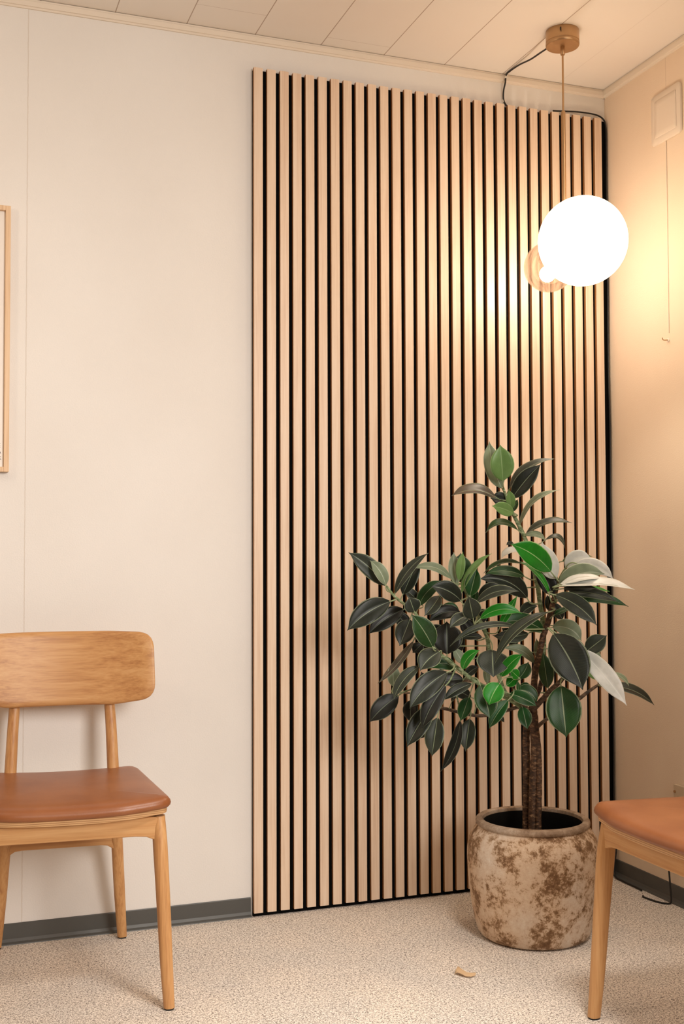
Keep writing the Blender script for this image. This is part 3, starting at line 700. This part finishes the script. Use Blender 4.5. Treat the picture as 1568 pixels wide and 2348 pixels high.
def ball(name, c, r, mat, parent, seg=64, hole=0):
    vs, fs = [], []; rings = seg//2
    for i in range(rings+1):
        ph = math.pi*i/rings
        for j in range(seg):
            th = 2*math.pi*j/seg; s_ = max(1e-4, math.sin(ph)); vs.append((r*s_*math.cos(th), r*s_*math.sin(th), r*math.cos(ph)))
    for i in range(rings):
        for j in range(seg): fs.append((i*seg+j, (i+1)*seg+j, (i+1)*seg+(j+1) % seg, i*seg+(j+1) % seg))
    fs.append(tuple(range(seg))); fs.append(tuple(rings*seg+j for j in range(seg-1, -1, -1)))
    return link(name, vs, fs, mat, parent, True, loc=c)
RO = 103.4/F*3.17/1.018; RC = 59/F*3.36/1.02
rodO = Vector((LX, LY, GO.z)); rodC = Vector((LX, LY, GC.z))
og = ball('opal_globe', GO-LO, RO, M_opal, lamp)
cg = ball('clear_globe', GC-LO, RC, M_glass, lamp)
ci = ball('inner_wall', (0, 0, 0), RC-.0022, M_glass, cg)
for q in ci.data.polygons: q.flip()
BO = (GC-Vector((LX, LY, GC.z))).normalized()*.010+Vector((0, 0, -.012))
sl = bpy.data.lights.new('floor_fill_spot', 'SPOT'); sl.energy = 7; sl.color = (1, .87, .70); sl.spot_size = R(118); sl.spot_blend = .7; sl.shadow_soft_size = .07  # unseen spot added below the globe to brighten the floor
so = bpy.data.objects.new('floor_fill_spot', sl); COL.objects.link(so); so.location = (GO.x, GO.y, GO.z-RO-.075)
ball('bulb', BO, .0155, M_bulb, cg, 24)
for g, r_, nm, at_ in ((GO, RO, 'globe_holder', rodO), (GC, RC, 'globe_holder', rodC)):
    d = (at_-g).normalized()
    tube(nm, [(g+d*(r_-.004)-LO, .020), (g+d*(r_+.006)-LO, .019), (g+d*(r_+.009)-LO, .008), (at_-LO, .006)], M_brass, lamp, 20, 0)
d = (rodC-GC).normalized()
tube('bulb_socket', [(d*(RC-.006), .011), (d*.022, .010), (BO+d*.012, .008)], M_brass, cg, 20, 0)

# ---------------------------------------------------------------- cords, clips, hardware
r_ = .0026
pts = [(LX-.030, LY+.028, H-.040), (-.372, -.24, H-.030), (-.366, -.17, H-.020), (-.366, -.10, H-.008), (-.366, -.04, H-.0035), (-.366, -.017, H-.006), (-.369, -.016, H-.03), (-.372, -.010, H-.055), (-.370, -.006, H-.080), (-.362, -.005, H-.095), (-.350, -.0085, H-.110)]
tag(tube('lamp_cord', [(p, r_) for p in pts], M_black, seg=8, n=7), 'black cord running from the brass ceiling lamp down to the slat panel', 'cord')
pts = [(-.20, -.016, 2.4135), (-.160, -.016, 2.417), (-.115, -.016, 2.4215), (-.075, -.016, 2.4225), (-.040, -.016, 2.4205), (-.018, -.016, 2.412), (-.0085, -.018, 2.392), (-.0075, -.020, 2.34)]
z = 2.2
while z > .2:
    pts.append((-.0075+random.uniform(-.001, .0012), -.019+random.uniform(-.002, .002), z)); z -= .2
pts += [(-.0085, -.028, .09), (-.022, -.036, .012), (-.026, -.09, .0035), (-.026, -.16, .0035), (-.028, -.19, .0035)]
tag(tube('panel_cord', [(p, r_) for p in pts], M_black, seg=8, n=7), 'black cord looping over the panel top and down the room corner', 'cord')
cl = [(-.366, -.0145, H-.012, 'white cable clip holding the lamp cord at the ceiling trim'), (-.3685, -.0035, H-.083, 'white cable clip just above the slat panel')]
for x, y, z, lb in cl:
    e = boxes('cable_clip', [(-.0045, .0045, -.0035, .0035, -.004, .004)], M_white, None, .001, loc=(x, y, z)); tag(e, lb, 'clip', 'white cable clips')
pts = [(-.020, -.318, .30), (-.022, -.317, .22), (-.024, -.316, .14), (-.025, -.325, .06), (-.028, -.333, .012), (-.033, -.325, .0035), (-.05, -.30, .003), (-.06, -.25, .003), (-.055, -.235, .003)]
tag(tube('socket_cord', [(p, r_) for p in pts], M_black, seg=8, n=7), 'black cord hanging from the wall socket behind the right chair', 'cord')
sk = empty('wall_socket', (0, -.365, .317)); tag(sk, 'beige socket plate on the right wall just above the chair seat', 'socket')
boxes('plate', [(-.008, -.0005, -.041, .041, -.04, .026)], M_plate, sk, .0015)
tube('screw', [((-.012, .033, .006), .0035), ((-.008, .033, .006), .0035)], M_brass, sk, 12, 0)
boxes('outlet', [(-.011, -.008, -.030, .020, -.034, -.006)], M_dark, sk, .001)

cp = empty('cover_plate', (0, -.332, 2.309)); tag(cp, 'cream painted cover plate high on the right wall', 'vent cover')
def yz_plate(name, w_, h_, r_, x0, x1, mat, parent, yo=0, zo=0):
    ol = resample(rounded([(-w_, -h_, r_), (w_, -h_, r_), (w_, h_, r_), (-w_, h_, r_)]), 60)
    return slab(name, ol, [(.0015, x0), (0, x0+.0006), (0, x1-.001), (.001, x1)], lambda a, b_, q: (-q, a+yo, b_+zo), mat, parent, interior=3)
yz_plate('plate', .0705, .075, .012, .0005, .008, M_paintplate, cp)
yz_plate('raised_panel', .052, .056, .004, .008, .010, M_paintplate, cp)
pc = tube('wall_seam_line', [((-.0025, -.325, 2.2325), .0011), ((-.0022, -.3255, 1.95), .0009), ((-.002, -.3245, 1.66), .0009)], M_trim, seg=6, n=8)  # wallpaper seam on the right wall, built as a thin raised line
tag(pc, 'thin cream wallpaper seam running down the right wall below the cover plate', 'cord')
hk = empty('wall_hook', (0, -.321, 1.640)); tag(hk, 'small brass screw hook on the right wall beside the lit globe', 'hook')
lathe('hook_base', [(.0, 0), (.006, 0), (.006, .002), (.002, .003)], M_trim, hk, 16).rotation_euler = (0, -R(90), 0)
tube('hook_shank', [((-.001, 0, 0), .0016), ((-.012, .001, -.001), .0016), ((-.018, .002, .000), .0016), ((-.021, .002, .006), .0014)], M_brass, hk, 8, 5)

# ---------------------------------------------------------------- dry leaf scrap on the floor
P0 = at(1048, 2234, 2.725); P0.z = 0
def fl(px, py):
    d = fw + rt*((px-784)/F) - up*((py-1174)/F); return CAM+d*(-CAM.z/d.z)
c0 = fl(1066, 2238); vs, fs = [], []
path = [(1042, 2236, 2, .001), (1048, 2237, 6, .006), (1057, 2240, 3.5, .006), (1068, 2243, 2.5, .003), (1080, 2243, 2.2, .002), (1089, 2241, .8, .003)]
for i, (x, y, wd, z) in enumerate(path):
    p = fl(x, y); q = fl(x+2, y-wd*1.5)
    for k, t in enumerate((-.5, 0, .5)):
        v = p.lerp(q, t+.5); v.z = .0012+z*(1-.0)+(abs(t)*2*.006 if k == 2 else 0); vs.append(v-c0)
for i in range(len(path)-1):
    for k in range(2): fs.append((i*3+k, i*3+k+1, i*3+4+k, i*3+3+k))
dl = link('dry_leaf', vs, fs, M_dry, None, True, loc=c0)
md = dl.modifiers.new('thickness', 'SOLIDIFY'); md.thickness = .0008
tag(dl, 'small curled dry brown leaf scrap lying on the speckled floor', 'dry leaf')
